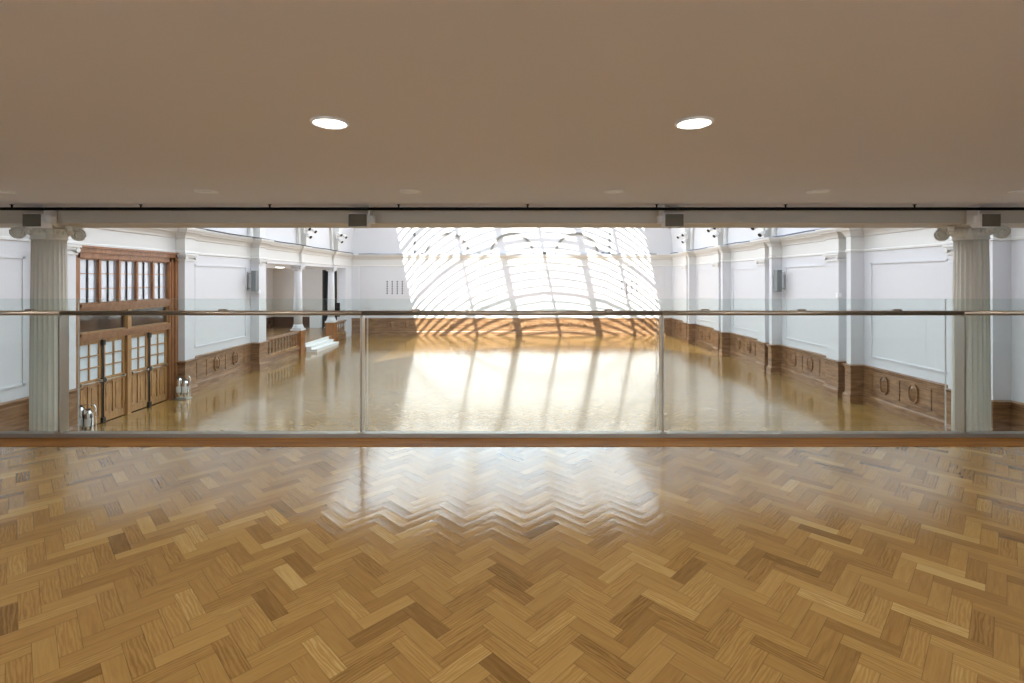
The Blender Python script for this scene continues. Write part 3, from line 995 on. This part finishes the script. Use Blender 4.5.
# ------------------------------------------------------------------ fire extinguishers either side of the doors
def ext_set(y, label_a, label_b, stl):
    x0 = -W + 0.36
    st_ = empty('extinguisher_stand', (x0, y, ZF), stl, 'stand', 'extinguisher stands by the doors')
    b = MB().bbox(x0 - 0.22, x0 + 0.22, y - 0.16, y + 0.16, ZF, ZF + 0.03, 0.008)
    b.build('base', M['steel_light'], st_)
    b = MB().path_tube([(x0 - 0.17, y + 0.12, ZF + 0.02), (x0 - 0.17, y + 0.12, ZF + 0.62), (x0 - 0.12, y + 0.12, ZF + 0.70), (x0 + 0.12, y + 0.12, ZF + 0.70), (x0 + 0.17, y + 0.12, ZF + 0.62), (x0 + 0.17, y + 0.12, ZF + 0.02)], 0.014, 8)
    b.build('hoop', M['chrome'], st_)
    for dx, h, lab in ((-0.098, 0.60, label_a), (0.098, 0.52, label_b)):
        x = x0 + dx
        e = empty('fire_extinguisher', (x, y, ZF + 0.03), lab, 'fire extinguisher', 'chrome fire extinguishers by the doors')
        z = ZF + 0.032
        MB().lathe([(0.07, z), (0.082, z + 0.015), (0.085, z + 0.04), (0.085, z + h - 0.06), (0.078, z + h - 0.03), (0.055, z + h), (0.028, z + h + 0.02), (0.025, z + h + 0.04)], x, y, 24).build('cylinder', M['chrome'], e)
        MB().lathe([(0.0862, z + 0.18), (0.0865, z + 0.19), (0.0865, z + 0.36), (0.0862, z + 0.37)], x, y, 24).build('label_band', M['step'], e)
        b = MB().bbox(x - 0.02, x + 0.02, y - 0.11, y + 0.05, z + h + 0.07, z + h + 0.085, 0.003)
        b.bbox(x - 0.02, x + 0.02, y - 0.10, y + 0.04, z + h + 0.035, z + h + 0.05, 0.003)
        b.tube((x, y, z + h + 0.03), (x, y, z + h + 0.08), 0.02, 10)
        b.build('handle', M['dark'], e)
        MB().path_tube([(x + 0.02, y, z + h + 0.05), (x + 0.10, y - 0.04, z + h + 0.04), (x + 0.118, y - 0.05, z + h - 0.08), (x + 0.105, y - 0.06, z + 0.18), (x + 0.09, y - 0.06, z + 0.10)], 0.011, 8).build('hose', M['black'], e)
ext_set(12.15, 'chrome fire extinguisher on the stand at the near side of the oak doors, wall side', 'chrome fire extinguisher on the stand at the near side of the oak doors, hall side', 'chrome stand holding extinguishers, at the near side of the oak doors')
ext_set(15.75, 'chrome fire extinguisher on the stand at the far side of the oak doors, wall side', 'chrome fire extinguisher on the stand at the far side of the oak doors, hall side', 'chrome stand holding extinguishers, at the far side of the oak doors')

# ------------------------------------------------------------------ raised side aisle on the left
XA = -16.6
YA = 34.5
b = MB().box(XA, -W - 0.02, 21.0, YA, ZF, ZR)
b.build('floor_aisle', M['aisle_floor'], kind='structure')
MB().box(XA, -W - 0.3, 20.9, YA + 0.2, 2.12, 2.4).build('ceiling_aisle', M['beige'], kind='structure')
b = MB()
b.box(XA - 0.2, XA, 20.9, 22.2, ZF, 2.4); b.box(XA - 0.2, XA, 32.0, YA + 0.2, ZF, 2.4)
b.box(XA - 0.2, XA, 22.2, 32.0, ZF, -1.0); b.box(XA - 0.2, XA, 22.2, 32.0, 1.9, 2.4)
b.build('wall_aisle_side', M['beige'], kind='structure')
b = MB()
for y in (22.2, 24.2, 26.1, 28.1, 30.0, 32.0): b.box(XA - 0.14, XA - 0.04, y - 0.05, y + 0.05, -1.0, 1.9)
for z in (-1.0, 0.9, 1.9): b.box(XA - 0.14, XA - 0.04, 22.2, 32.0, z - 0.05, z + 0.05)
w2 = b.build('added_window_2', M['cream'], kind='structure')  # hidden window, added so daylight brightens the aisle walls
MB().box(XA - 0.10, XA - 0.09, 22.2, 32.0, -1.0, 1.9).build('window_pane', M['roofglass'], w2)
MB().box(XA, -W - 0.3, 20.75, 20.95, ZF, 2.4).build('wall_aisle_near', M['beige'], kind='structure')
b = MB()
b.box(XA, -13.15, YA, YA + 0.2, ZF, 2.4); b.box(-12.15, -W - 0.5, YA, YA + 0.2, ZF, 2.4)
b.box(-13.15, -12.15, YA, YA + 0.2, 2.0, 2.4)
b.build('wall_aisle_end', M['beige'], kind='structure')
MB().box(-13.3, -12.0, YA + 0.9, YA + 1.0, ZF, 2.2).build('wall_aisle_recess', M['void'], kind='structure')
b = MB()
b.box(-13.15, -13.05, YA - 0.03, YA + 0.1, ZR, 2.0); b.box(-12.25, -12.15, YA - 0.03, YA + 0.1, ZR, 2.0)
b.box(-13.15, -12.15, YA - 0.03, YA + 0.1, 1.93, 2.02)
d2 = b.build('door_2', M['dark'], kind='structure')
b = MB().box(-13.05, -12.25, YA + 0.04, YA + 0.09, ZR, 1.93)
b.box(-12.95, -12.35, YA + 0.025, YA + 0.05, ZR + 0.2, ZR + 1.0); b.box(-12.95, -12.35, YA + 0.025, YA + 0.05, ZR + 1.2, 1.8)
b.build('door_leaf', M['void'], d2)  # near-black leaf stands in for the dark open doorway
# dark dado at the end of the aisle
b = MB()
b.box(XA, -13.2, YA - 0.05, YA, ZR, -1.25); b.box(XA, -13.2, YA - 0.09, YA, -1.27, ZD)
for k in range(4):
    x = XA + 0.15 + 0.85 * k
    b.box(x, x + 0.6, YA - 0.075, YA - 0.04, ZR + 0.2, -1.42)
b.box(XA, XA + 0.05, 21.0, YA, ZR, ZD)
b.build('trim_21', M['dado_dark'], kind='structure')

def aisle_column(y, label):
    x = -10.95
    c = empty('aisle_column', (x, y, ZF), label, 'column', 'round white columns of the raised aisle')
    b = MB().bbox(x - 0.25, x + 0.25, y - 0.25, y + 0.25, ZF, -1.30, 0.01)
    b.box(x - 0.29, x + 0.29, y - 0.29, y + 0.29, ZF, ZF + 0.28)
    b.box(x - 0.29, x + 0.29, y - 0.29, y + 0.29, -1.30, ZD)
    for sx_ in (-1, 1):
        b.box(x - 0.15, x + 0.15, y + sx_ * 0.255, y + sx_ * 0.24, -2.05, -1.45)
    b.box(x + 0.24, x + 0.262, y - 0.15, y + 0.15, -2.05, -1.45)
    b.build('pedestal', M['pedestal'], c)
    b = MB()
    b.box(x - 0.28, x + 0.28, y - 0.28, y + 0.28, ZD, -1.14)
    b.lathe([(0.27, -1.14), (0.285, -1.11), (0.285, -1.07), (0.25, -1.05), (0.24, -1.02), (0.25, -0.99), (0.235, -0.96), (0.205, -0.92)], x, y, 32)
    b.build('base', M['white'], c)
    MB().lathe([(0.205, -0.92), (0.203, 0.0), (0.19, 1.0), (0.175, 1.82)], x, y, 32).build('shaft', M['white'], c)
    b = MB().lathe([(0.175, 1.80), (0.195, 1.82), (0.195, 1.85), (0.18, 1.87), (0.24, 1.98), (0.25, 2.02)], x, y, 32)
    b.box(x - 0.27, x + 0.27, y - 0.27, y + 0.27, 2.02, 2.10)
    for q in range(4):
        a = PI / 4 + q * PI / 2
        d = Vector((math.cos(a), math.sin(a), 0)); t = Vector((-math.sin(a), math.cos(a), 0))
        cc = Vector((x, y, 1.95)) + d * 0.27
        b.tube(cc - t * 0.035, cc + t * 0.035, 0.075, 16)
    b.build('capital', M['white'], c)
aisle_column(25.45, 'smooth white column on an oak pedestal at the near side of the white steps')
aisle_column(30.10, 'smooth white column on an oak pedestal at the far side of the white steps')

def wood_balustrade(y0, y1, n, label):
    r = empty('wooden_balustrade', (-W - 0.05, (y0 + y1) / 2, ZF), label, 'balustrade', 'oak balustrades of the raised aisle')
    x = -W - 0.08
    b = MB().box(x - 0.06, x + 0.09, y0, y1, ZF, -2.14); b.box(x - 0.09, x + 0.13, y0, y1, -2.14, -2.08)
    b.box(x - 0.06, x + 0.11, y0, y1, ZF, -2.28)
    b.build('plinth', M['dado'], r)
    b = MB().prism([(x - 0.09, y0, -1.34), (x + 0.11, y0, -1.34), (x + 0.13, y0, -1.30), (x + 0.12, y0, -1.25), (x + 0.05, y0, -1.22), (x - 0.04, y0, -1.22), (x - 0.10, y0, -1.25), (x - 0.11, y0, -1.30)], (0, y1 - y0, 0))
    b.build('handrail', M['dado'], r)
    for k in range(n):
        y = y0 + (y1 - y0) * (k + 0.5) / n
        q = MB()
        q.box(x - 0.045, x + 0.045, y - 0.045, y + 0.045, -2.08, -2.0)
        q.lathe([(0.03, -2.0), (0.045, -1.97), (0.03, -1.94), (0.055, -1.84), (0.058, -1.78), (0.035, -1.62), (0.026, -1.52), (0.04, -1.48), (0.03, -1.44), (0.035, -1.42)], x, y, 12)
        q.box(x - 0.045, x + 0.045, y - 0.045, y + 0.045, -1.42, -1.34)
        q.build('baluster', M['dado'], r)
wood_balustrade(21.16, 25.19, 13, 'oak balustrade with turned balusters between the speaker pier and the steps')
wood_balustrade(30.40, 32.29, 6, 'short oak balustrade with turned balusters in the far left corner')

st3 = MB()
for k, (x1, z1) in enumerate(((-10.10, -2.25), (-10.40, -2.10), (-10.68, -1.95))):
    st3.box(-10.81, x1, 25.76, 28.95, ZF + 0.001 if k == 0 else z1 - 0.16, z1 - 0.03)
    st3.box(-10.81, x1 + 0.03, 25.74, 28.97, z1 - 0.03, z1)
tag(st3.build('entrance_steps', M['step']), 'three white wooden steps up to the raised aisle between two pedestals', 'steps')

al = empty('aisle_lamp', (-13.4, 28.7, 2.12), 'round lit ceiling lamp inside the raised aisle on the left', 'lamp')
MB().lathe([(0.26, 2.12), (0.27, 2.10), (0.26, 2.07)], -13.4, 28.7, 32).build('fitting', M['step'], al)
MB().lathe([(0.24, 2.085), (0.24, 2.06), (0.12, 2.04), (0.005, 2.035)], -13.4, 28.7, 32).build('lamp_shade', M['led_soft'], al)
b = MB().bbox(-13.85, -13.15, 34.0, 34.4, ZR, ZR + 0.85, 0.01)
cb = b.build('white_cabinet', M['step']); tag(cb, 'low white cabinet standing at the end wall of the raised aisle', 'cabinet')
mn = empty('black_monitor', (-11.15, 31.6, ZR), 'black box on a dark stand behind the short balustrade in the far corner', 'equipment')
MB().bbox(-11.38, -10.98, 31.55, 31.75, -1.0, -0.12, 0.02).build('housing', M['black'], mn)
b = MB().tube((-11.17, 31.65, ZR + 0.03), (-11.17, 31.65, -1.0), 0.03, 10)
b.bbox(-11.37, -10.97, 31.5, 31.8, ZR, ZR + 0.03, 0.005)
b.build('stand', M['black'], mn)

# ------------------------------------------------------------------ column speakers
def speaker(x, y, z0, z1, s, label, ws):
    e = empty('column_speaker', (x, y, z0), label, 'speaker', 'slim grey wall speakers')
    MB().bbox(x - 0.10, x + 0.10, y - 0.12, y + 0.12, z0, z1, 0.012).build('cabinet', M['grey'], e)
    b = MB().bbox(x - 0.088, x + 0.088, y - 0.132, y - 0.118, z0 + 0.02, z1 - 0.02, 0.004)
    b.build('grille', M['grey'], e)
    b = MB()
    for z in (z0 + 0.12, z1 - 0.12):
        b.box(x + s * 0.09, ws, y - 0.02, y + 0.02, z - 0.02, z + 0.02)
    b.box(ws - s * 0.02, ws, y - 0.05, y + 0.05, z0 + 0.05, z1 - 0.05)
    b.build('bracket', M['steel'], e)
speaker(10.5, 19.62, 0.90, 1.76, 1, 'slim grey column speaker on the right wall', W)
speaker(-10.5, 20.30, 0.90, 1.74, -1, 'slim grey column speaker on the left wall by the aisle opening', -W)

# ------------------------------------------------------------------ spotlights above the cornice
def spot_pair(s, y, z, label):
    x = s * 10.36
    e = empty('spotlight_pair', (x, y, z), label, 'spotlight', 'twin spotlights above the cornice')
    b = MB().tube((s * 10.50, y, z), (s * 10.14, y, z), 0.025, 10)
    b.bbox(s * 10.48, s * 10.52, y - 0.08, y + 0.08, z - 0.14, z + 0.14, 0.008)
    b.tube((s * 10.2, y, z), (s * 10.2, y, z + 0.25), 0.02, 8)
    b.build('arm', M['housing'], e)
    for dx, dz, yy in ((0.0, 0.12, -0.1), (-s * 0.24, 0.0, 0.05), (0.02, -0.28, -0.02)):
        c = Vector((s * 10.26 + dx, y + yy, z + dz))
        d = Vector((-s * 0.75, -0.35, -0.55)).normalized()
        h = MB().tube(c - d * 0.14, c + d * 0.12, 0.085, 16, 0.10)
        h.tube(c - d * 0.20, c - d * 0.13, 0.05, 12, 0.085)
        hd = h.build('lamp_head', M['step'], e)
        MB().tube(c + d * 0.118, c + d * 0.128, 0.085, 16).build('lens', M['dark'], hd)
spot_pair(-1, 25.12, 3.85, 'twin spotlights on the left wall above the nearer aisle column')
spot_pair(-1, 29.75, 3.95, 'twin spotlights on the left wall above the farther aisle column')
spot_pair(1, 29.75, 3.95, 'twin spotlights on the right wall, nearest the far end')
spot_pair(1, 25.12, 3.90, 'twin spotlights on the right wall, second from the far end')
spot_pair(1, 20.50, 3.55, 'twin spotlights on the right wall above the grey speaker')

# cables lying along the cornices
def cable(pts, r, label, m='cable'):
    b = MB().path_tube(pts, r, 8)
    tag(b.build('cable', M[m]), label, 'cable', 'cables along the cornices')
cable([(10.48, 8 + 0.8 * k, 3.085 + 0.012 * math.sin(k * 1.7)) for k in range(32)], 0.028, 'blue-grey cable run lying along the right wall cornice')
cable([(-10.48, 8 + 0.8 * k, 3.085 + 0.012 * math.sin(k * 1.3)) for k in range(32)], 0.028, 'dark cable run lying along the left wall cornice', 'dark')
cable([(-10.3 + 0.8 * k, YF - 0.15, 3.075 + 0.015 * math.sin(k * 1.9)) for k in range(26)], 0.026, 'dark cable lying along the far wall cornice')

# vents and fittings on the far wall
for s, lab in ((-1, 'square of small round vent holes in the far wall, left side'), (1, 'square of small round vent holes in the far wall, right side')):
    xc = s * 7.9
    v = MB().box(xc - 0.72, xc + 0.72, YF - 0.012, YF, 0.30, 1.36)
    vt = v.build('wall_vent', M['white']); tag(vt, lab, 'vent', 'vent hole panels on the far wall')
    b = MB()
    for i in range(4):
        for j in range(6):
            x = xc - 0.51 + 0.34 * i; z = 0.44 + 0.155 * j
            b.tube((x, YF - 0.016, z), (x, YF - 0.008, z), 0.052, 10)
    b.build('vent_hole', M['void'], vt); vt.children[0]['kind'] = 'stuff'
for s, lab, zs in ((-1, 'column of three dark ovals above the far cornice, left side', (3.3, 3.85, 4.4)), (1, 'column of four dark ovals above the far cornice, right side', (3.25, 3.6, 4.0, 4.35))):
    x = s * 6.57
    p = MB().bbox(x - 0.16, x + 0.16, YF - 0.02, YF, 3.08, 4.62, 0.004)
    po = p.build('wall_fitting', M['white']); tag(po, lab, 'vent', 'dark oval fittings on the far wall')
    for z in zs:
        q = MB(); rr = []
        for yy in (YF - 0.05, YF - 0.018):
            rr.append([(x + 0.085 * math.cos(2 * PI * k / 16), yy, z + 0.14 * math.sin(2 * PI * k / 16)) for k in range(16)])
        q.rings(rr).build('oval_vent', M['grey'], po)
for x, lab in ((-2.2, 'small dark fitting on the far cornice, left of the middle arch'), (2.2, 'small dark fitting on the far cornice, right of the middle arch')):
    e = MB().bbox(x - 0.12, x + 0.12, YF - 0.2, YF - 0.04, 3.06, 3.22, 0.01)
    e.tube((x, YF - 0.2, 3.16), (x, YF - 0.26, 3.14), 0.05, 12)
    tag(e.build('cornice_fitting', M['grey']), lab, 'fitting')
# small white boxes on piers
for x, y, z, lab in ((W - 0.35, 15.90, 0.80, 'small white sensor box on the pier of the right wall'), (-(W - 0.35), 20.5, 0.80, 'small white sensor box on the pier of the left wall')):
    e = MB().bbox(x - 0.06, x + 0.06, y - 0.06, y + 0.055, z, z + 0.16, 0.015)
    e.bbox(x - 0.03, x + 0.03, y - 0.08, y - 0.055, z + 0.03, z + 0.09, 0.008)
    tag(e.build('wall_sensor', M['step']), lab, 'sensor')
